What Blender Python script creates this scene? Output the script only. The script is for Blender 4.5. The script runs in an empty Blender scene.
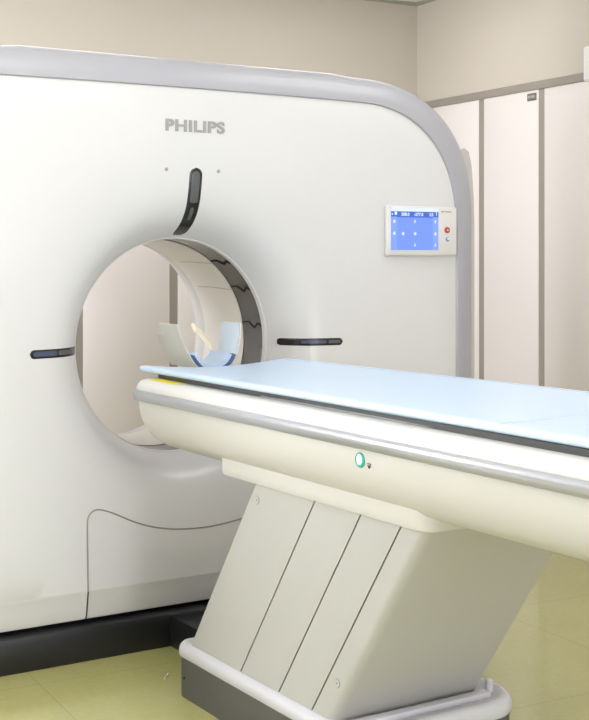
import bpy, bmesh, math, random
from math import sin, cos, pi, radians, hypot
random.seed(4)
S = bpy.context.scene
COL = S.collection

# ------------------------------------------------------------------ materials
MATS = {}
def mat(name, col, rough=.5, metal=0., spec=.5, coat=0., noise=0., nscale=8., bump=0., bscale=200., emit=None, estr=0.):
    if name in MATS: return MATS[name]
    m = bpy.data.materials.new(name); m.use_nodes = True
    nt = m.node_tree; b = nt.nodes['Principled BSDF']
    b.inputs['Base Color'].default_value = (*col, 1)
    b.inputs['Roughness'].default_value = rough
    b.inputs['Metallic'].default_value = metal
    b.inputs['Specular IOR Level'].default_value = spec
    b.inputs['Coat Weight'].default_value = coat
    b.inputs['Coat Roughness'].default_value = .08
    tc = nt.nodes.new('ShaderNodeTexCoord')
    if noise:
        n = nt.nodes.new('ShaderNodeTexNoise'); n.inputs['Scale'].default_value = nscale; n.inputs['Detail'].default_value = 5
        nt.links.new(tc.outputs['Object'], n.inputs['Vector'])
        mx = nt.nodes.new('ShaderNodeMix'); mx.data_type = 'RGBA'
        mx.inputs['A'].default_value = (*[c*(1-noise) for c in col], 1)
        mx.inputs['B'].default_value = (*[min(1, c*(1+noise)) for c in col], 1)
        nt.links.new(n.outputs['Fac'], mx.inputs['Factor'])
        nt.links.new(mx.outputs['Result'], b.inputs['Base Color'])
    if bump:
        n = nt.nodes.new('ShaderNodeTexNoise'); n.inputs['Scale'].default_value = bscale
        nt.links.new(tc.outputs['Object'], n.inputs['Vector'])
        bp = nt.nodes.new('ShaderNodeBump'); bp.inputs['Strength'].default_value = bump; bp.inputs['Distance'].default_value = .001
        nt.links.new(n.outputs['Fac'], bp.inputs['Height']); nt.links.new(bp.outputs['Normal'], b.inputs['Normal'])
    if emit:
        b.inputs['Emission Color'].default_value = (*emit, 1); b.inputs['Emission Strength'].default_value = estr
    MATS[name] = m
    return m

def srgb(r, g, b):
    f = lambda c: (c/255/12.92) if c/255 <= .04045 else ((c/255+.055)/1.055)**2.4
    return (f(r), f(g), f(b))

WHITE = mat('gantry_white', (.63, .622, .626), .33, coat=.3, noise=.012, nscale=3)
BEZEL = mat('bezel_silver', (.365, .362, .395), .42, metal=.0, coat=.25)
TUN = mat('tunnel_white', (.80, .76, .72), .3, coat=.3)
RING = mat('bore_window_black', (.045, .042, .044), .22, coat=.4)
BLACKP = mat('black_plastic', (.012, .012, .014), .32, noise=.1)
DARK = mat('recess_and_reflection_dark', (.006, .006, .006), .8)
SLOT = mat('laser_window_black', (.012, .012, .014), .25)
LENS = mat('laser_lens_grey', (.09, .095, .10), .25)
LENSB = mat('laser_lens_blue', (.055, .07, .12), .25)
SEAM = mat('seam_grey', (.27, .25, .22), .8)
LETTER = mat('lettering_grey', (.30, .30, .295), .45, metal=.0)
TWHITE = mat('table_white', (.68, .665, .64), .38, coat=.15, noise=.012, nscale=3)
TBODY = mat('table_cream', (.57, .552, .52), .45, noise=.015, nscale=4)
RAIL = mat('rail_silver', (.38, .38, .41), .3, metal=.3, coat=.4)
CPANEL = mat('column_panel_grey', (.44, .43, .405), .5, noise=.02, nscale=5)
BUMP = mat('bumper_lavender', (.54, .53, .56), .45, noise=.02)
SKIRT = mat('base_skirt_grey', (.085, .083, .078), .5, noise=.08)
CARBON = mat('carbon_cradle', (.055, .055, .057), .35, noise=.1, nscale=40)
YELLOW = mat('warning_yellow', (.85, .68, .03), .5)
WALLP = mat('wall_paint', (.54, .49, .425), .7, noise=.03, nscale=1.5, bump=.15, bscale=90)
PANEL = mat('wall_panel', (.75, .70, .685), .35, noise=.02, nscale=2)
STRIP = mat('panel_strip_taupe', (.30, .27, .235), .5)
WALLW = mat('wall_white', (.82, .81, .79), .6)
CEIL = mat('ceiling_tile', (.80, .79, .76), .8, noise=.03, bump=.2)

def pad_mat():
    m = mat('pad_blue', (.54, .67, .85), .32, spec=.9, noise=.03, nscale=14, bump=.25, bscale=60)
    return m
PAD = pad_mat()
PADD = mat('pad_navy_edge', (.06, .12, .25), .6)
PADW = mat('pad_pale_panel', (.66, .74, .82), .5)

def floor_mat():
    m = mat('floor_vinyl', (.50, .475, .22), .15, spec=.8)
    nt = m.node_tree; b = nt.nodes['Principled BSDF']; tc = nt.nodes['Texture Coordinate']
    sep = nt.nodes.new('ShaderNodeSeparateXYZ'); nt.links.new(tc.outputs['Object'], sep.inputs[0])
    def line(sock, off, size):
        a = nt.nodes.new('ShaderNodeMath'); a.operation = 'ADD'; a.inputs[1].default_value = off+100*size
        nt.links.new(sock, a.inputs[0])
        md = nt.nodes.new('ShaderNodeMath'); md.operation = 'MODULO'; md.inputs[1].default_value = size
        nt.links.new(a.outputs[0], md.inputs[0])
        lt = nt.nodes.new('ShaderNodeMath'); lt.operation = 'LESS_THAN'; lt.inputs[1].default_value = .004
        nt.links.new(md.outputs[0], lt.inputs[0]); return lt.outputs[0]
    l1 = line(sep.outputs[0], 3.022, .9); l2 = line(sep.outputs[1], .55, .9)
    mxx = nt.nodes.new('ShaderNodeMath'); mxx.operation = 'MAXIMUM'; nt.links.new(l1, mxx.inputs[0]); nt.links.new(l2, mxx.inputs[1])
    n1 = nt.nodes.new('ShaderNodeTexNoise'); n1.inputs['Scale'].default_value = 2.5; n1.inputs['Detail'].default_value = 6
    n2 = nt.nodes.new('ShaderNodeTexNoise'); n2.inputs['Scale'].default_value = 45; n2.inputs['Detail'].default_value = 4
    nt.links.new(tc.outputs['Object'], n1.inputs['Vector']); nt.links.new(tc.outputs['Object'], n2.inputs['Vector'])
    ad = nt.nodes.new('ShaderNodeMath'); ad.operation = 'ADD'; nt.links.new(n1.outputs['Fac'], ad.inputs[0]); nt.links.new(n2.outputs['Fac'], ad.inputs[1])
    hf = nt.nodes.new('ShaderNodeMath'); hf.operation = 'MULTIPLY'; hf.inputs[1].default_value = .5; nt.links.new(ad.outputs[0], hf.inputs[0])
    cr = nt.nodes.new('ShaderNodeValToRGB'); nt.links.new(hf.outputs[0], cr.inputs[0])
    cr.color_ramp.elements[0].position = .3; cr.color_ramp.elements[0].color = (.41, .385, .15, 1)
    cr.color_ramp.elements[1].position = .7; cr.color_ramp.elements[1].color = (.47, .445, .185, 1)
    mx = nt.nodes.new('ShaderNodeMix'); mx.data_type = 'RGBA'
    nt.links.new(mxx.outputs[0], mx.inputs['Factor']); nt.links.new(cr.outputs[0], mx.inputs['A'])
    mx.inputs['B'].default_value = (.37, .34, .135, 1)
    nt.links.new(mx.outputs['Result'], b.inputs['Base Color'])
    return m
FLOOR = floor_mat()

# ------------------------------------------------------------------ mesh helpers
def link(name, me, m, parent=None, smooth=35):
    o = bpy.data.objects.new(name, me); COL.objects.link(o)
    if m: me.materials.append(m)
    if smooth is not None:
        for p in me.polygons: p.use_smooth = True
        me.set_sharp_from_angle(angle=radians(smooth))
    if parent: o.parent = parent
    return o

def from_bm(name, bm, m, parent=None, smooth=35, fix=True):
    if fix: bmesh.ops.recalc_face_normals(bm, faces=bm.faces)
    me = bpy.data.meshes.new(name); bm.to_mesh(me); bm.free()
    return link(name, me, m, parent, smooth)

def loft(bm, rings, closed=True, cap0=False, cap1=False):
    vr = [[bm.verts.new(p) for p in r] for r in rings]
    n = len(rings[0])
    for a, b in zip(vr, vr[1:]):
        for i in range(n if closed else n-1):
            j = (i+1) % n
            bm.faces.new((a[i], a[j], b[j], b[i]))
    if cap0: bm.faces.new(vr[0])
    if cap1: bm.faces.new(vr[-1])
    return vr

def box(bm, x0, x1, y0, y1, z0, z1, bev=0., seg=2):
    b2 = bmesh.new()
    vs = [b2.verts.new((x, y, z)) for x in (x0, x1) for y in (y0, y1) for z in (z0, z1)]
    for f in ((0,1,3,2),(4,6,7,5),(0,4,5,1),(2,3,7,6),(0,2,6,4),(1,5,7,3)): b2.faces.new([vs[i] for i in f])
    if bev: bmesh.ops.bevel(b2, geom=list(b2.edges), offset=bev, segments=seg, affect='EDGES', profile=.5)
    me = bpy.data.meshes.new('t'); b2.to_mesh(me); b2.free(); bm.from_mesh(me); bpy.data.meshes.remove(me)

def boxobj(name, x0, x1, y0, y1, z0, z1, m, parent=None, bev=0., seg=2):
    bm = bmesh.new(); box(bm, x0, x1, y0, y1, z0, z1, bev, seg)
    return from_bm(name, bm, m, parent)

def rrect(x0, x1, y0, y1, r, n=8):
    """closed plan outline, counter-clockwise; r = radii of corners (x1y0, x1y1, x0y1, x0y0)"""
    if not isinstance(r, (tuple, list)): r = (r,)*4
    pts = []
    for (cx, cy, a0, rr) in ((x1-r[0], y0+r[0], -90, r[0]), (x1-r[1], y1-r[1], 0, r[1]), (x0+r[2], y1-r[2], 90, r[2]), (x0+r[3], y0+r[3], 180, r[3])):
        for k in range(n+1):
            a = radians(a0+90*k/n); pts.append((cx+rr*cos(a), cy+rr*sin(a)))
    return pts

def offset(pts, d, closed=True):
    """move outline inwards (ccw) by d"""
    n = len(pts); out = []
    for i in range(n):
        p0 = pts[(i-1) % n] if (closed or i) else pts[i]; p1 = pts[(i+1) % n] if (closed or i < n-1) else pts[i]
        tx, ty = p1[0]-p0[0], p1[1]-p0[1]; l = hypot(tx, ty) or 1
        out.append((pts[i][0]-ty/l*d, pts[i][1]+tx/l*d))
    return out

def tube(bm, pts, r, n=8, caps=True):
    from mathutils import Vector
    P = [Vector(p) for p in pts]; rings = []
    ref = None
    for i, p in enumerate(P):
        t = (P[min(i+1, len(P)-1)]-P[max(i-1, 0)]).normalized()
        if ref is None: ref = t.orthogonal().normalized()
        ref = (ref-t*ref.dot(t)).normalized(); bn = t.cross(ref)
        rr = r[i] if isinstance(r, (list, tuple)) else r
        rings.append([tuple(p+ref*rr*cos(2*pi*k/n)+bn*rr*sin(2*pi*k/n)) for k in range(n)])
    loft(bm, rings, True, caps, caps)

def smoothline(pts, n=6):
    """Catmull-Rom through the points"""
    out = []
    for i in range(len(pts)-1):
        p0 = pts[max(i-1, 0)]; p1 = pts[i]; p2 = pts[i+1]; p3 = pts[min(i+2, len(pts)-1)]
        for k in range(n):
            t = k/n
            out.append(tuple(.5*((2*b)+(-a+c)*t+(2*a-5*b+4*c-d)*t*t+(-a+3*b-3*c+d)*t**3) for a, b, c, d in zip(p0, p1, p2, p3)))
    out.append(tuple(pts[-1])); return out

def thing(name, label, cat, loc=(0, 0, 0), group=None):
    o = bpy.data.objects.new(name, None); COL.objects.link(o); o.location = loc; o.empty_display_size = .1
    o['label'] = label; o['category'] = cat
    if group: o['group'] = group
    return o
def tag(o, label, cat, group=None):
    o['label'] = label; o['category'] = cat
    if group: o['group'] = group
    return o
def struct(o): o['kind'] = 'structure'; return o
def rebase(root, loc):
    """put the Empty at the thing's base while its parts keep their world places"""
    from mathutils import Vector
    root.location = loc
    for c in root.children: c.location = Vector(c.location)-Vector(loc)

def text_obj(name, s, w, h, m, parent, x, z, y, bold=.0, depth=.0012, spacing=1.0):
    """raised lettering on a wall facing -y, left edge x, baseline z"""
    cu = bpy.data.curves.new(name, 'FONT'); cu.body = s; cu.extrude = depth; cu.offset = bold; cu.space_character = spacing; cu.size = 1
    t = bpy.data.objects.new('tmp', cu); COL.objects.link(t)
    bpy.context.view_layer.update()
    me = bpy.data.meshes.new_from_object(t.evaluated_get(bpy.context.evaluated_depsgraph_get()))
    bpy.data.objects.remove(t); bpy.data.curves.remove(cu)
    xs = [v.co.x for v in me.vertices]; ys = [v.co.y for v in me.vertices]
    x0, x1, y0, y1 = min(xs), max(xs), min(ys), max(ys)
    for v in me.vertices:
        a, b, c = v.co
        v.co = (x+(a-x0)/(x1-x0)*w, y-c, z+(b-y0)/(y1-y0)*h)
    o = link(name, me, m, parent, None); return o

# ------------------------------------------------------------------ room (turned 4 degrees against the scanner)
RO = (2.643, 2.0); RA = radians(-4)
H = 2.858; X0, Y0 = -5.6, -7.2
def room(o):
    o.location = (RO[0], RO[1], 0); o.rotation_euler = (0, 0, RA); return o
def rbox(name, *a, **k):
    return struct(room(boxobj(name, *a, **k)))
def toworld(x, y):
    return (RO[0]+x*cos(RA)-y*sin(RA), RO[1]+x*sin(RA)+y*cos(RA))
rbox('floor', X0-.1, .1, Y0-.1, .1, -.1, 0, FLOOR)
rbox('ceiling', X0-.1, .1, Y0-.1, .1, H, H+.1, CEIL)
rbox('wall_back', X0-.1, .1, 0, .1, 0, H, WALLP)
rbox('wall_right', 0, .1, Y0, 0, 0, H, WALLP)
rbox('wall_left', X0-.1, X0, Y0, 0, 0, H, WALLW)
rbox('wall_front', X0-.1, .1, Y0-.1, Y0, 0, H, WALLW)
# cladding boards between taupe strips
PT = 2.222
ys = [-.135, -.645, -1.155]+[-1.665-.51*k for k in range(10)]
ys = [y for y in ys if y > Y0+.1]
n = 0
edges = [0]+ys
for a, b in zip(edges, edges[1:]):
    if a == 0: continue
    rbox('wall_right_board', -.012, -.0005, b+.024, a-.024, .1, PT, PANEL, bev=.002)
rbox('wall_right_board', -.012, -.0005, ys[0]+.024, -.013, .1, PT, PANEL, bev=.002)
xs_ = [-.504-.528*k for k in range(10)]
pe = -.013
for x in xs_:
    rbox('wall_back_board', x+.024, pe, -.012, -.0005, .1, PT, PANEL, bev=.002); pe = x-.024
for i, y in enumerate(ys): rbox('trim_%d' % (i+1), -.009, -.0005, y-.024, y+.024, .1, PT, STRIP)
for i, x in enumerate(xs_): rbox('trim_%d' % (i+31), x-.024, x+.024, -.009, -.0005, .1, PT, STRIP)
rbox('trim_20', -.02, -.0005, Y0, -.02, PT, PT+.042, STRIP, bev=.003)
rbox('trim_21', X0, -.0005, -.02, -.0005, PT, PT+.042, STRIP, bev=.003)
rbox('trim_22', -.022, -.0005, Y0, -.022, H-.016, H-.001, mat('ceiling_angle', (.33, .33, .27), .5))
rbox('trim_23', X0, -.0005, -.022, -.0005, H-.016, H-.001, MATS['ceiling_angle'])
rbox('baseboard_right', -.018, -.0005, Y0, -.02, 0.001, .1, STRIP)
rbox('baseboard_back', X0, -.0005, -.018, -.0005, 0.001, .1, STRIP)

# sign plate on the panel
sp = room(thing('wall_plate', 'small dark grey engraved plate high on the cream wall panel', 'sign plate'))
boxobj('plate', -.0155, -.0122, -1.118, -1.045, 2.168, 2.207, mat('plate_grey', (.14, .135, .125), .45), sp, bev=.001)
boxobj('plate_marking', -.0165, -.0152, -1.108, -1.075, 2.182, 2.196, mat('plate_mark', (.36, .35, .32), .5), sp)
boxobj('plate_marking', -.0165, -.0152, -1.070, -1.053, 2.182, 2.196, MATS['plate_mark'], sp)
# wall box, cut by the right edge of the frame
wb = room(thing('wall_unit', 'white rounded wall unit mounted above the panels at the right edge', 'wall unit'))
boxobj('housing', -.12, -.021, -2.35, -1.592, 2.198, 2.368, mat('unit_white', (.74, .73, .71), .45), wb, bev=.015, seg=4)
boxobj('air_slot', -.10, -.05, -2.3, -1.62, 2.192, 2.1985, mat('unit_slot', (.05, .05, .05), .6), wb)

# ceiling lights
lightm = mat('light_diffuser', (.9, .9, .9), .6, emit=(1, .99, .98), estr=3.7)
def ceiling_light(cx, cy, w, l, label):
    t = thing('ceiling_light', label, 'ceiling light', group=None); room(t)
    fr = mat('light_frame', (.7, .7, .7), .5)
    bm = bmesh.new()
    for a in ((cx-w/2-.03, cx+w/2+.03, cy-l/2-.03, cy-l/2), (cx-w/2-.03, cx+w/2+.03, cy+l/2, cy+l/2+.03), (cx-w/2-.03, cx-w/2, cy-l/2, cy+l/2), (cx+w/2, cx+w/2+.03, cy-l/2, cy+l/2)):
        box(bm, *a, H-.03, H-.0005, .003)
    from_bm('frame', bm, fr, t)
    boxobj('diffuser', cx-w/2, cx+w/2, cy-l/2, cy+l/2, H-.02, H-.0008, lightm, t)
    return t
LIGHTS = [(-3.0, -3.0, 'above the head end of the table'), (-3.0, -4.9, 'above the foot end of the table'), (-1.2, -2.6, 'along the panelled wall, nearer the scanner'), (-1.35, -4.9, 'along the panelled wall, farther from the scanner'),
          (-4.65, -3.0, 'left of the camera, nearer the scanner'), (-4.65, -4.9, 'left of the camera, farther from the scanner'), (-1.0, -.9, 'added behind the scanner to brighten the back wall, nearest the corner'), (-2.5, -.9, 'added behind the scanner to brighten the back wall, in the middle'), (-4.0, -.9, 'added behind the scanner to brighten the back wall, farthest from the corner')]  # row behind the scanner is unseen, added to lift the back wall
for (x, y, w) in LIGHTS: ceiling_light(x, y, 1.15, .56, 'rectangular white ceiling light panel '+w)

# daylight windows behind the camera and at the left; the second is added
def window(n, x0, x1, z0, z1, es, side=False):
    bm = bmesh.new(); y = Y0
    for a in ((x0, x1, z0, z0+.05), (x0, x1, z1-.05, z1), (x0, x0+.05, z0+.05, z1-.05), (x1-.05, x1, z0+.05, z1-.05), ((x0+x1)/2-.02, (x0+x1)/2+.02, z0+.05, z1-.05)):
        box(bm, a[0], a[1], y+.0005, y+.05, a[2], a[3], .004)
    fr = struct(room(from_bm('window_%d' % n, bm, mat('window_frame', (.7, .7, .7), .4))))
    if side: fr.location = (*toworld(X0-Y0, 0), 0); fr.rotation_euler = (0, 0, RA-pi/2)
    boxobj('glass', x0+.05, x1-.05, y+.002, y+.008, z0+.05, z1-.05, mat('window_daylight_%d' % n, (.8, .85, .9), .1, emit=(.90, .93, 1.), estr=es), fr)
window(1, -3.1, -1.8, .3, 2.2, 13.)
window(2, .2, 1.35, .4, 2.2, 14., True)  # unseen window added to brighten the back wall and tunnel
window(3, 3.0, 4.6, .9, 2.2, 6., True)
# ------------------------------------------------------------------ scanner gantry
G = thing('ct_scanner_gantry', 'large white ring-shaped CT scanner gantry with silver edge and round bore', 'CT scanner')
XC, BX, BZ, RIM, RF = .10, .113, 1.042, .388, .722
def surf(x, z):
    r = hypot(x-BX, z-BZ)
    if r >= RF: return 0.
    t = (RF-r)/(RF-RIM)
    return .026*t+.030*t*t+.144*t**6.5
# outlines: inner = edge of the front face, outer = widest line of the silver edge
def outl(a, b, cx, cz, hw, top, n, bot, N=26):
    """right half from the top middle down to the bottom, local x from the middle"""
    P = [(k/10*cx, top+(0.0 if True else 0)) for k in range(10)]
    for k in range(N+1):
        t = pi/2*(1-k/N)
        P.append((cx+a*abs(cos(t))**(2/n), cz+b*abs(sin(t))**(2/n)))
    for k in range(1, 9): P.append((hw, cz+(bot-cz)*k/8))
    return P
HI = 1.189
inn = outl(.489, .487, .70, 1.47, HI, 1.957, 2.3, .235)
out = outl(.621, .565, .70, 1.50, HI+.132, 2.073, 2.5, .235)
# slight crown of the top
inn = [(x, z+.004*(1-(x/.7)**2) if x < .7 else z) for x, z in inn]
def both(P): return [(XC-x, z) for x, z in reversed(P)]+[(XC+x, z) for x, z in P[1:]]
INN, OUT = both(inn), both(out)

def ring_from_outline(poly, cx, cz, ang):
    """distance from (cx,cz) to a closed polygon along each angle"""
    res = []
    n = len(poly)
    for a in ang:
        dx, dz = cos(a), sin(a); best = None
        for i in range(n):
            x1, z1 = poly[i][0]-cx, poly[i][1]-cz; x2, z2 = poly[(i+1) % n][0]-cx, poly[(i+1) % n][1]-cz
            ex, ez = x2-x1, z2-z1; den = dx*ez-dz*ex
            if abs(den) < 1e-9: continue
            t = (x1*ez-z1*ex)/den; u = (x1*dz-z1*dx)/den
            if t > 0 and -1e-6 <= u <= 1+1e-6: best = t if best is None else min(best, t)
        res.append(best)
    return res
def polar_cover(name, poly, prof, yflat, m, parent):
    corners = [math.atan2(z-BZ, x-BX) for x, z in (poly[0], poly[-1])]
    ang = sorted(set([2*pi*k/240-pi for k in range(240)]+corners))
    dist = ring_from_outline(poly, BX, BZ, ang)
    rings = [[(BX+r*cos(a), y, BZ+r*sin(a)) for a in ang] for r, y in prof]
    r0 = prof[-1][0]
    for f in (.33, .66, .985, 1.0):
        rings.append([(BX+(r0+(d-r0)*f)*cos(a), yflat+(.002 if f == 1.0 else 0), BZ+(r0+(d-r0)*f)*sin(a)) for a, d in zip(ang, dist)])
    bm = bmesh.new(); loft(bm, rings, True)
    return from_bm(name, bm, m, parent, 30)
prof = [(.3905, .216), (.3892, .208), (.388, .200), (.3885, .192), (.390, .184)]
for k in range(1, 50):
    r = .390+(RF-.390)*(k/49.)**1.6
    prof.append((r, min(.1835, surf(BX+r, BZ))))
polar_cover('front_cover', INN, prof, 0., WHITE, G)
# silver edge band
ph = [(-.01, .006), (0., -.001), (.03, -.006), (.12, -.006), (.35, .002), (.55, .012), (.75, .026), (.90, .045), (.97, .062), (1., .085), (1., .13), (.985, .16)]
bm = bmesh.new()
loft(bm, [[(a[0]+(b[0]-a[0])*s, y, a[1]+(b[1]-a[1])*s) for a, b in zip(INN, OUT)] for s, y in ph], False)
from_bm('edge_band', bm, BEZEL, G)
# rear housing behind the band
bm = bmesh.new()
hp = [(.95, .14), (.98, .17), (.98, .4), (.94, .8), (.88, .90), (.80, .92)]
hr = [[(a[0]+(b[0]-a[0])*s, y, a[1]+(b[1]-a[1])*s) for a, b in zip(INN, OUT)] for s, y in hp]
loft(bm, hr, False)
from_bm('rear_housing', bm, WHITE, G)
rp = [(.392, .64), (.388, .66), (.387, .675)]+[(.387+.20*(1-cos(t)), .675+.245*sin(t)) for t in [pi/2*k/10 for k in range(1, 11)]]
poly = [(x, z) for x, _, z in hr[-1]]
polar_cover('rear_cover', poly, rp, .92, WHITE, G)
# lower skirts (two halves beside the seam) tucked under the front
def skirt(xa, xb):
    pr = [(0., .238), (.0005, .233), (.003, .226), (.011, .19), (.018, .152), (.024, .138), (.036, .134), (.10, .134)]
    bm = bmesh.new()
    loft(bm, [[(x, y, z) for x in (xa, xa+.003, (xa+xb)/2, xb-.003, xb)] for y, z in pr], False)
    return from_bm('lower_skirt', bm, WHITE, G, 40)
skirt(XC-HI, -.3085); skirt(-.3045, XC+HI)
for sx in (-1, 1):
    x = XC+sx*(HI+.066); boxobj('side_skirt', x-.066, x+.066, .05, .9, .14, .236, WHITE, G, bev=.01)
boxobj('under_recess', XC-HI+.02, XC+HI-.02, .07, .85, .105, .15, DARK, G)
bm = bmesh.new()
o_ = [(XC-HI+.02), (XC+HI-.02)]
pr = [(.07, .122), (.012, .120), (.004, .114), (0., .100), (-.002, .012), (.004, .0)]
loft(bm, [[(x, y, z) for x in (o_[0], 0, o_[1])] for y, z in pr], False)
box(bm, o_[0], o_[1], .006, .88, .0, .112)
from_bm('floor_base', bm, BLACKP, G)
bm = bmesh.new(); box(bm, .0, .30, -.40, .0, .0, .108, .006)
from_bm('cable_plinth', bm, BLACKP, G)
# side cover bulge on the right side
bm = bmesh.new()
sc = [(1.395, 1.80), (1.415, 1.815), (1.44, 1.80), (1.456, 1.74), (1.466, 1.62), (1.470, 1.5), (1.470, .25), (1.395, .25)]
loft(bm, [[(x, .10, z) for x, z in sc], [(x+.002, .105, z) for x, z in sc], [(x, .75, z) for x, z in sc]], True, True, True)
from_bm('side_cover', bm, mat('side_cover_grey', (.50, .475, .45), .5), G)
# bore: black window ring and white tunnel
def cyl(name, r, y0, y1, m, n=180, steps=1):
    bm = bmesh.new()
    loft(bm, [[(BX+r*cos(2*pi*k/n), y0+(y1-y0)*s/steps, BZ+r*sin(2*pi*k/n)) for k in range(n)] for s in range(steps+1)], True)
    return from_bm(name, bm, m, G)
rg = cyl('bore_window_ring', .3892, .206, .350, RING)
cyl('bore_tunnel', .3875, .350, .668, TUN)
# reflection lines on window ring and tunnel, modelled as thin dark strips
def arcpt(a, y, r): return (BX+r*cos(a), y, BZ+r*sin(a))
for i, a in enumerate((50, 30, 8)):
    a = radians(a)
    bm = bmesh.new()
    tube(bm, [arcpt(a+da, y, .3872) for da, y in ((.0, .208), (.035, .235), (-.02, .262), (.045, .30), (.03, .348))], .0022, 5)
    from_bm('ring_reflection', bm, DARK, rg)
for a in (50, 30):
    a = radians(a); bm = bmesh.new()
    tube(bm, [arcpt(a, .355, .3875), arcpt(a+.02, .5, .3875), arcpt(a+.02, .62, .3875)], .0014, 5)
    from_bm('tunnel_reflection', bm, mat('reflection_grey', (.42, .38, .33), .6), G)
# faint flare line on cover is the mesh's own crease; seam of the service panel
sm = [(-.3085, .234), (-.3095, .30), (-.311, .40), (-.311, .461), (-.305, .490), (-.285, .505), (-.258, .505), (-.21, .487), (-.135, .451), (-.058, .424), (.039, .406), (.159, .401), (.291, .415), (.42, .44), (.55, .46), (.70, .44), (.76, .40), (.77, .30), (.77, .234)]
pts = [(x, surf(x, z)+.0002, z) for x, z in smoothline(sm, 6)]
bm = bmesh.new(); tube(bm, pts, .0028, 6)
from_bm('service_panel_seam', bm, SEAM, G)
bm = bmesh.new(); tube(bm, [(-.3085, .002, .236), (-.3075, .003, .226), (-.3065, .011, .19), (-.3065, .018, .152), (-.307, .024, .138)], .003, 6)
from_bm('skirt_seam', bm, mat('seam_dark', (.05, .05, .045), .8), G)

# laser window slots following the surface of the cover
def slot(ang, r0, r1, w, lens, wtip=1.):
    a = radians(ang); ux, uz = cos(a), sin(a); vx, vz = -uz, ux
    def strip(name, ra, rb, hw, lift, m, parent, round0=True, round1=True):
        N, M = 40, 8; g = []
        for i in range(N+1):
            r = ra+(rb-ra)*i/N
            h = hw
            d1, d0 = rb-r, r-ra
            if round1 and d1 < hw: h = math.sqrt(max(0, hw*hw-(hw-d1)**2))
            if round0 and d0 < hw*.5: h = min(h, hw*(.6+.4*math.sqrt(max(0, 1-(1-d0/(hw*.5))**2))))
            h = max(h, 1e-4)
            row = []
            for j in range(M+1):
                v = -1+2*j/M; x = BX+ux*r+vx*h*v; z = BZ+uz*r+vz*h*v
                row.append((x, surf(x, z)-lift+(lift+.001 if j in (0, M) else 0), z))
            g.append(row)
        bm = bmesh.new()
        g = [[(x, surf(x, z)+.001, z) for x, _, z in g[0]]]+g+[[(x, surf(x, z)+.001, z) for x, _, z in g[-1]]]
        loft(bm, g, False)
        return from_bm(name, bm, m, parent, 50)
    s = strip('laser_window', r0, r1, w/2, .0022, SLOT, G)
    for (la, lb, lw, m, nm) in lens: strip(nm, la, lb, lw/2, .0034, m, s)
    return s
slot(90.4, .402, .640, .056, [(.515, .628, .040, LENS, 'lens'), (.455, .500, .017, LENS, 'lens')])
slot(180, .402, .624, .032, [(.52, .612, .020, LENSB, 'lens'), (.445, .515, .019, LENS, 'lens')])
slot(0, .412, .627, .030, [(.47, .56, .016, LENSB, 'lens'), (.568, .617, .016, LENS, 'lens')])
for x in (-.01, .199):
    bm = bmesh.new(); y = surf(x, 1.672)
    loft(bm, [[(x+r*cos(2*pi*k/16), y+yy, 1.672+r*sin(2*pi*k/16)) for k in range(16)] for r, yy in ((.007, .002), (.0065, -.002), (.004, -.003))], True, True, True)
    from_bm('microphone', bm, mat('mic_grey', (.30, .30, .29), .5), G)
lo = text_obj('brand_lettering', 'PHILIPS', .237, .043, LETTER, G, -.018, 1.806, -.0012, bold=.034, spacing=1.07, depth=.03)
for v in lo.data.vertices: v.co.y = -.0005 if v.co.y > -.0012 else -.003

# control panel
cp = boxobj('control_panel', .934, 1.281, -.019, .0, 1.368, 1.564, mat('panel_housing', (.68, .665, .655), .35), G, bev=.006, seg=3)
bm = bmesh.new(); box(bm, .944, 1.279, -.0215, -.018, 1.374, 1.558, .0015)
from_bm('panel_face', bm, mat('panel_face', (.68, .665, .655), .3), cp)
def emis(name, c, s): return mat(name, (.02, .02, .02), .3, emit=c, estr=s)
boxobj('screen', .951, 1.185, -.0228, -.021, 1.391, 1.557, emis('screen_blue', srgb(112, 148, 246), .95), cp)
boxobj('screen_header', .951, 1.185, -.0234, -.0225, 1.519, 1.542, emis('screen_header', srgb(52, 100, 205), .9), cp)
boxobj('screen_title_bar', .951, 1.185, -.0234, -.0225, 1.542, 1.557, emis('screen_title', srgb(225, 235, 252), .95), cp)
for i, xx in enumerate((.951, 1.155)):
    boxobj('screen_column', xx+.001, xx+.029, -.0234, -.0225, 1.393, 1.522, emis('screen_col', srgb(126, 160, 250), .95), cp)
ic = emis('screen_icon', srgb(225, 235, 255), 1.)
text_obj('screen_digits', '308.0', .040, .013, ic, cp, 1.000, 1.5245, -.0236, bold=.02, depth=.0003)
text_obj('screen_digits', '-377.0', .046, .013, ic, cp, 1.062, 1.5245, -.0236, bold=.02, depth=.0003)
text_obj('screen_digits', '0.0', .018, .013, ic, cp, 1.140, 1.5245, -.0236, bold=.02, depth=.0003)
boxobj('screen_symbol', .968, .979, -.0240, -.0234, 1.528, 1.540, ic, cp)
boxobj('screen_symbol', .954, .959, -.0240, -.0234, 1.528, 1.534, ic, cp)
boxobj('screen_symbol', 1.173, 1.176, -.0240, -.0234, 1.528, 1.541, ic, cp)
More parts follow.
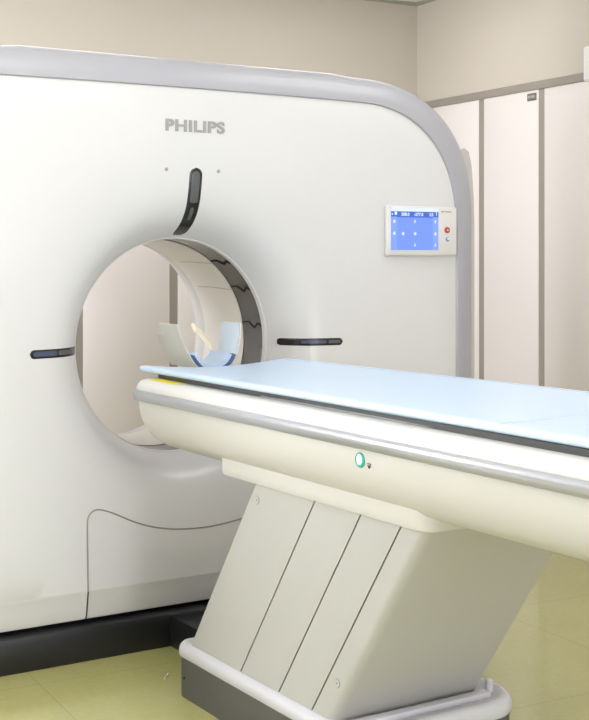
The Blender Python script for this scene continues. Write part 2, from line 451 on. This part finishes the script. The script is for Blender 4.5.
def icon(x, z, k, s=.0075):
    bm = bmesh.new()
    if k == 0:      # disc with spokes
        for a in range(4):
            t = pi*a/4; c, q = cos(t)*s, sin(t)*s; w = .0011
            vs = [bm.verts.new(p) for p in ((x-c-w*sin(t), -.0238, z-q+w*cos(t)), (x-c+w*sin(t), -.0238, z-q-w*cos(t)), (x+c+w*sin(t), -.0238, z+q-w*cos(t)), (x+c-w*sin(t), -.0238, z+q+w*cos(t)))]
            bm.faces.new(vs)
        vs = [bm.verts.new((x+s*.45*cos(2*pi*j/12), -.0239, z+s*.45*sin(2*pi*j/12))) for j in range(12)]; bm.faces.new(vs)
    else:           # arrow up or down
        d = 1 if k == 1 else -1
        vs = [bm.verts.new(p) for p in ((x-s*.75, -.0238, z), (x, -.0238, z+d*s), (x+s*.75, -.0238, z))]; bm.faces.new(vs)
        vs = [bm.verts.new(p) for p in ((x-s*.25, -.0238, z), (x+s*.25, -.0238, z), (x+s*.25, -.0238, z-d*s*.9), (x-s*.25, -.0238, z-d*s*.9))]; bm.faces.new(vs)
    from_bm('screen_icon', bm, ic, cp, None)
for (x, z, k) in ((1.067, 1.503, 1), (1.067, 1.411, 2), (1.009, 1.455, 0), (1.068, 1.455, 0), (.966, 1.503, 0), (.966, 1.456, 0), (1.169, 1.503, 1), (1.169, 1.455, 0), (1.169, 1.411, 2)):
    icon(x, z, k)
def disc(name, x, z, r, y, d, m, parent, n=24):
    bm = bmesh.new()
    loft(bm, [[(x+rr*cos(2*pi*k/n), yy, z+rr*sin(2*pi*k/n)) for k in range(n)] for rr, yy in ((r, y), (r, y-d*.8), (r*.85, y-d))], True, True, True)
    return from_bm(name, bm, m, parent)
eb = disc('stop_button', 1.229, 1.471, .0125, -.021, .006, mat('button_red', (.42, .05, .03), .35), cp)
disc('button_centre', 1.229, 1.471, .004, -.0265, .002, mat('button_pale', (.75, .55, .45), .4), eb)
eb = disc('round_button', 1.232, 1.434, .009, -.021, .003, mat('button_blue', (.16, .30, .55), .35), cp)
boxobj('button_symbol', 1.230, 1.238, -.0252, -.0238, 1.432, 1.440, mat('sym_white', (.8, .8, .8), .5), eb)
text_obj('panel_lettering', 'PHILIPS', .040, .0072, LETTER, cp, 1.212, 1.5405, -.0218, bold=.02, depth=.0004)
disc('panel_light', 1.204, 1.544, .0032, -.021, .002, mat('led_dark', (.12, .12, .12), .4), cp)
cp.location.x = -.005
rebase(G, (XC, .45, 0))

# ------------------------------------------------------------------ patient table
T = thing('patient_table', 'white CT patient table with silver side rail on a slanted panelled column', 'scanner table')
TX0, TX1, TY0, TY1 = -.257, .44, -2.95, -.158
def plan(d, dn=None):
    dn = d if dn is None else dn
    r = max(.02, .105-d*.3)
    return rrect(TX0+d, TX1-d, TY0+d, TY1-dn, (.06, r, r, .06), 9)
def layer(name, prof, m, cap0=False, cap1=False, smooth=40):
    bm = bmesh.new()
    loft(bm, [[(x, y, p[1]-.008) for x, y in plan(p[0], p[2] if len(p) > 2 else None)] for p in prof], True, cap0, cap1)
    return from_bm(name, bm, m, T, smooth)
layer('top_deck', [(.012, .940), (.010, .948), (.014, .960), (.022, .970), (.038, .977), (.060, .981), (.075, .980), (.078, .970), (.085, .955), (.14, .95)], TWHITE, False, True)
layer('side_rail', [(.012, .9445), (.003, .942), (.0, .936), (.0, .928), (.003, .917), (.008, .910), (.014, .909)], RAIL)
layer('lower_body', [(.016, .911, .014), (.016, .895, .018), (.018, .86, .026), (.024, .828, .045), (.040, .797, .080), (.068, .772, .13), (.11, .757, .20), (.17, .750, .30)], TBODY, False, True, 60)
# mount plate under the body
bm = bmesh.new()
cp_ = rrect(-.203, .325, -1.70, -.70, .05, 6)
loft(bm, [[(x, y, z) for x, y in offset(cp_, d)] for d, z in ((.0, .780), (0., .750), (.001, .735), (.004, .727), (.012, .724))], True, True, True)
from_bm('mount_plate', bm, TBODY, T)
# slanted column
ZB, ZT = .15, .74
def sh(y, z): return y-(z-.18)*.703
def slab(name, path, m, th=.006, closed=False, z0=ZB, z1=ZT):
    """slanted sheet following an open plan path; outside is to the left of travel"""
    bm = bmesh.new(); inner = offset(path, th, False)
    loop = list(path)+list(reversed(inner))
    loft(bm, [[(x, sh(y, z), z) for x, y in loop] for z in (z0, z1)], True, True, True)
    return from_bm(name, bm, m, T, 40)
def arc(cx, cy, r, a0, a1, n=6):
    a = arc_(cx, cy, r, a0, a1, n)
    t0, t1 = radians(a0), radians(a1)
    return [(a[0][0]+.004*sin(t0), a[0][1]-.004*cos(t0))]+a+[(a[-1][0]-.004*sin(t1), a[-1][1]+.004*cos(t1))]
def arc_(cx, cy, r, a0, a1, n=6): return [(cx+r*cos(radians(a0+(a1-a0)*k/n)), cy+r*sin(radians(a0+(a1-a0)*k/n))) for k in range(n+1)]
g = .0032
XS = -.19
# ccw travel: outside on the right, offset() moves inwards (left)
slab('side_panel', [(.29, -.52)]+arc(XS+.012, -.532, .012, 90, 180)+[(XS, -.831+g)], CPANEL)
slab('side_panel', [(XS, -.831-g), (XS, -1.040+g)], CPANEL)
slab('side_panel', [(XS, -1.040-g), (XS, -1.206+g)], CPANEL)
slab('end_panel', [(XS, -1.206-g), (XS, -1.270)]+arc(XS+.026, -1.275, .026, 180, 270)+arc(.300-.014, -1.287, .014, 270, 360)+[(.300, -.53)], CPANEL)
bm = bmesh.new()
core = rrect(XS+.007, .293, -1.293, -.527, .01, 3)
loft(bm, [[(x, sh(y, z), z) for x, y in core] for z in (ZB, ZT)], True, True, True)
from_bm('column_core', bm, mat('groove_dark', (.05, .048, .04), .8), T)
CAPM = mat('cap_ring', (.22, .21, .19), .6)
def sidedisc(name, x, y, z, r, d, m, parent=T, n=20):
    bm = bmesh.new()
    loft(bm, [[(xx, y+rr*cos(2*pi*k/n), z+rr*sin(2*pi*k/n)) for k in range(n)] for rr, xx in ((r, x+.001), (r, x-d*.7), (r*.9, x-d), (r*.86, x-d*.6), (r*.25, x-d*.6), (r*.2, x-d*.2))], True, True, True)
    return from_bm(name, bm, m, parent)
for cy_, cz_ in ((-.916, .679), (-1.318, .274)):
    c_ = sidedisc('screw_cap', XS, cy_, cz_, .0125, .0010, CAPM)
    sidedisc('cap_disc', XS-.0008, cy_, cz_, .0112, .0014, CPANEL, c_)
    sidedisc('cap_dot', XS-.0014, cy_, cz_, .002, .0012, CAPM, c_)
# base
BX0, BX1, BY0, BY1 = -.212, .385, -1.425, -.43
def bplan(d):
    d = d+.004
    return rrect(BX0+d, BX1-d, BY0+d, BY1-d, (max(.01, .13-d), .06, max(.01, .055-d), .05), 10)
bm = bmesh.new()
loft(bm, [[(x, y, z) for x, y in bplan(d)] for d, z in ((.008, .0), (.007, .004), (.006, .128))], True, True, True)
from_bm('base_skirt', bm, SKIRT, T)
bm = bmesh.new()
loft(bm, [[(x, y, z) for x, y in bplan(d)] for d, z in ((.012, .124), (.003, .125), (.000, .130), (.000, .146), (.004, .158), (.012, .166), (.022, .169), (.032, .168), (.038, .164), (.048, .159), (.09, .157))], True, True, True)
bs = from_bm('base_bumper', bm, BUMP, T, 50)
bm = bmesh.new(); box(bm, XS+.03, .30, -1.352, -1.318, .150, .174, .006)
from_bm('tray_ridge', bm, BUMP, T)
bm = bmesh.new()
tube(bm, [(.322, -1.315, .150), (.322, -1.315, .192), (.322, -1.315, .195)], [.011, .011, .008], 14)
from_bm('guide_pin', bm, BUMP, T)
bm = bmesh.new(); tube(bm, [(-.2135, -.52, .07), (-.2185, -.52, .07)], .004, 10)
from_bm('base_screw', bm, BLACKP, T)
# indicator
ind = sidedisc('indicator_light', -.2405, -1.492, .874, .0185, .004, mat('ind_green', (.03, .36, .27), .35), T, 28)
ind.name = 'indicator_light'
bm = bmesh.new(); n = 20
loft(bm, [[(-.2445+xx, -1.492+rr*cos(2*pi*k/n), .874+.001+1.35*rr*sin(2*pi*k/n)) for k in range(n)] for rr, xx in ((.0095, .001), (.0095, -.001), (.007, -.002))], True, True, True)
from_bm('lamp', bm, mat('lamp_lit', (.5, .8, .75), .3, emit=(.72, 1., .93), estr=1.3), ind)
bm = bmesh.new()
vs = [bm.verts.new(p) for p in ((-.2428, -1.523, .866), (-.2428, -1.535, .866), (-.2428, -1.529, .858))]; bm.faces.new(vs)
r = bmesh.ops.extrude_face_region(bm, geom=bm.faces[:]); bmesh.ops.translate(bm, verts=[v for v in r['geom'] if isinstance(v, bmesh.types.BMVert)], vec=(.006, 0, 0))
box(bm, -.2428, -.236, -1.535, -1.523, .8685, .8705)
from_bm('indicator_symbol', bm, BLACKP, T)
# warning label
bm = bmesh.new()
N = 8
def topz(x): 
    d = x-TX0
    P = [(.014, .960), (.022, .970), (.038, .977), (.060, .981), (.075, .980)]
    for (a, za), (b, zb) in zip(P, P[1:]):
        if a <= d <= b: return za+(zb-za)*(d-a)/(b-a)
    return .98
loft(bm, [[(TX0+.036+k*.0035, y-k*.003, topz(TX0+.036+k*.0035)-.0072) for k in range(8)] for y in (-.285, -.36, -.43, -.475)], False)
from_bm('warning_label', bm, YELLOW, T)
# cradle
def cradle_ring(y, hw, sag, z0, th):
    xc = .085; top = []; botm = []
    for k in range(17):
        u = -1+k/8; top.append((xc+hw*u, y, z0-.011-sag*(1-u*u))); botm.append((xc+hw*u*.985, y, z0-.011-th-sag*(1-u*u)*.6))
    return top+list(reversed(botm))
bm = bmesh.new()
loft(bm, [cradle_ring(y, hw, sg, .9995, .022) for y, hw, sg in ((-.285, .262, .018), (-.29, .276, .018), (-1.2, .283, .012), (-2.93, .295, .008))], True, True, True)
from_bm('cradle', bm, CARBON, T, 50)
bm = bmesh.new()
for s in (-1,):
    box(bm, -.199, -.186, -2.93, -.95, .9725, .9785, .002)
from_bm('cradle_runner', bm, mat('runner_grey', (.22, .22, .215), .4), T)
rebase(T, (.08, -.92, 0))

# pad on the cradle
def padw(y):
    t = min(1, max(0, (-.19-y)/1.35))
    return -.213, .372+.085*t
bm = bmesh.new(); rings = []
ends = [(-.186, .35, .014), (-.1875, .75, .020), (-.195, .93, .022), (-.21, 1., .022)]
ysl = ends+[(-.3-.1*k, 1., .022) for k in range(0, 27)]+[(-2.91, .9, .018)]
for y, f, th in ysl:
    a, b = padw(y); xc = (a+b)/2; hw = (b-a)/2*(1 if y < -.25 else {-.186: .955, -.1875: .975, -.195: .99, -.21: 1.}.get(y, 1))
    t = min(1, (-.18-y)/1.1); sag = .018-.010*t if y > -1.5 else .009
    wob = .0012*sin(y*9)
    mid = .0108
    base = .9885
    top = []; bot = []
    M = 22
    for k in range(M+1):
        u = sin((-1+2*k/M)*pi/2)
        e = (1-abs(u)**40)**.5 if abs(u) < 1 else 0
        zc = base+.011-sag*(1-u*u)+wob*(1-u*u)
        top.append((xc+hw*u, y, zc+(th/2)*e)); bot.append((xc+hw*u, y, zc-(th/2)*e))
    rings.append(top+list(reversed(bot[1:-1])))
loft(bm, rings, True, True, True)
pad = from_bm('table_pad', bm, PAD, None, 60)
tag(pad, 'long pale blue pad lying along the top of the scanner table', 'table pad')
# stitched lines
def padz(x, y):
    a, b = padw(y); u = (x-(a+b)/2)/((b-a)/2); t = min(1, (-.18-y)/1.1); sag = .018-.010*t if y > -1.5 else .009
    return .9885+.011-sag*(1-u*u)+.0012*sin(y*9)*(1-u*u)+.011*(1-abs(u)**40)**.5
STI = mat('pad_stitch', (.36, .52, .68), .7)
bm = bmesh.new(); tube(bm, [(padw(y)[1]-.035, y, padz(padw(y)[1]-.035, y)-.0002) for y in [-.22-.05*k for k in range(53)]], .0009, 5)
from_bm('stitching', bm, STI, pad)
bm = bmesh.new(); tube(bm, [(-.20+.02*k, -1.95+.004*k, padz(-.20+.02*k, -1.95+.004*k)-.0002) for k in range(30)], .0009, 5)
from_bm('stitching', bm, STI, pad)

# ------------------------------------------------------------------ head holder beyond the pad end
HH = thing('head_holder', 'translucent grey U-shaped head holder with flared wings inside the bore', 'head holder')
HX, = (.100,)
# cross section of the trough: flat bowl with wings rising steeply
def hp_(u, lift):
    a = abs(u)
    if u < 0: x, z = -.127*a, .963+.169*a**2.15
    else: x, z = .127*math.sin(a*pi/2)**.8, .963+.169*a**2.3
    return (HX+x-math.copysign(lift*min(1, a*1.3), u), z+lift*max(0, 1-a))
SHELL = mat('holder_shell', (.66, .66, .62), .35)
INS = mat('holder_inner', (.64, .72, .80), .4)
def shell(name, y0, y1, m, lift, th, urange=(-1, 1), topf=None, fl=.0):
    P = [hp_(-1+2*k/32, lift) for k in range(33) if urange[0]-1e-6 <= -1+2*k/32 <= urange[1]+1e-6]
    Q = offset(P, th, False)
    bm = bmesh.new()
    Y = [y0+(y1-y0)*k/6 for k in range(7)]
    def sk(x, z, y): # flares towards the back
        t = (y-y0)/(y1-y0); u = (x-HX)/.127
        return (x+u*abs(u)*fl*t, y, z)
    loft(bm, [[sk(x, z, y) for x, z in list(P)+list(reversed(Q))] for y in Y], True, True, True)
    return from_bm(name, bm, m, HH, 40)
shell('shell', -.105, .03, SHELL, 0., .004)
shell('wing_lining', -.100, .025, INS, .005, .003, (.5, 1))
shell('side_plate', -.02, .10, SHELL, -.008, .004, (-.88, -.35))
def padshape(name, y0, y1, m, u0, u1, lift, th):
    P = []
    for k in range(17):
        u = u0+(u1-u0)*k/16
        P.append(hp_(u, lift+.006))
    Q = offset(P, th, False)
    bm = bmesh.new(); loop = list(P)+list(reversed(Q))
    cx = sum(p[0] for p in loop)/len(loop); cz = sum(p[1] for p in loop)/len(loop)
    loft(bm, [[(cx+(x-cx)*f, y, cz+(z-cz)*f) for x, z in loop] for y, f in ((y0, .97), (y0+.004, 1), (y1-.004, 1), (y1, .97))], True, True, True)
    return from_bm(name, bm, m, HH, 50)
padshape('cushion_base', -.112, .03, PADD, -.60, .62, .0, .008)
padshape('cushion', -.100, .035, PAD, -.60, .60, .010, .015)
boxobj('mounting_tongue', HX-.05, HX+.05, -.1565, -.03, .930, .966, mat('tongue', (.30, .30, .30), .4), HH, bev=.003)
# chin strap
bm = bmesh.new()
sp_ = smoothline([(.196, .03, .995), (.200, .055, 1.02), (.192, .075, 1.05), (.168, .085, 1.085), (.136, .085, 1.112)], 5)
rr = []
for (x, y, z) in sp_: rr.append([(x-.006, y-.016, z-.016), (x+.004, y-.016, z-.010), (x+.010, y+.016, z+.014), (x, y+.016, z+.008)])
loft(bm, rr, True, True, True)
from_bm('chin_strap', bm, mat('strap_cream', (.80, .72, .55), .6), HH)['label'] = 'cream coloured curved strap'
rebase(HH, (HX, -.04, .955))

# scrap of paper on the floor
bm = bmesh.new()
pp = [(-.175, -.305), (-.166, -.292), (-.158, -.286), (-.146, -.270), (-.142, -.262)]
loft(bm, [[(x, y-.004, .0008), (x+.003, y-.001, .004+.001*(i % 2)), (x, y+.004, .001), (x-.001, y, .0005)] for i, (x, y) in enumerate(pp)], True, True, True)
tag(from_bm('paper_scrap', bm, mat('scrap', (.78, .74, .66), .7), None), 'tiny white twisted scrap on the floor beside the black scanner base', 'scrap')

# ------------------------------------------------------------------ camera and world
cam = bpy.data.cameras.new('camera'); co = bpy.data.objects.new('camera', cam); COL.objects.link(co)
co.location = (-2.0559, -4.0541, 1.3715); co.rotation_euler = (radians(90), 0, -math.atan2(.53578, .84436))
cam.sensor_width = 36; cam.lens = 1291.6/720*36; cam.shift_y = -105/720; cam.clip_start = .05
S.camera = co
w = bpy.data.worlds.new('world'); w.use_nodes = True; S.world = w
w.node_tree.nodes['Background'].inputs[0].default_value = (.9, .92, 1, 1); w.node_tree.nodes['Background'].inputs[1].default_value = .3
S.view_settings.view_transform = 'Standard'; S.view_settings.look = 'None'; S.view_settings.gamma = 1
S.view_settings.use_curve_mapping = False
S.view_settings.exposure = 0.2
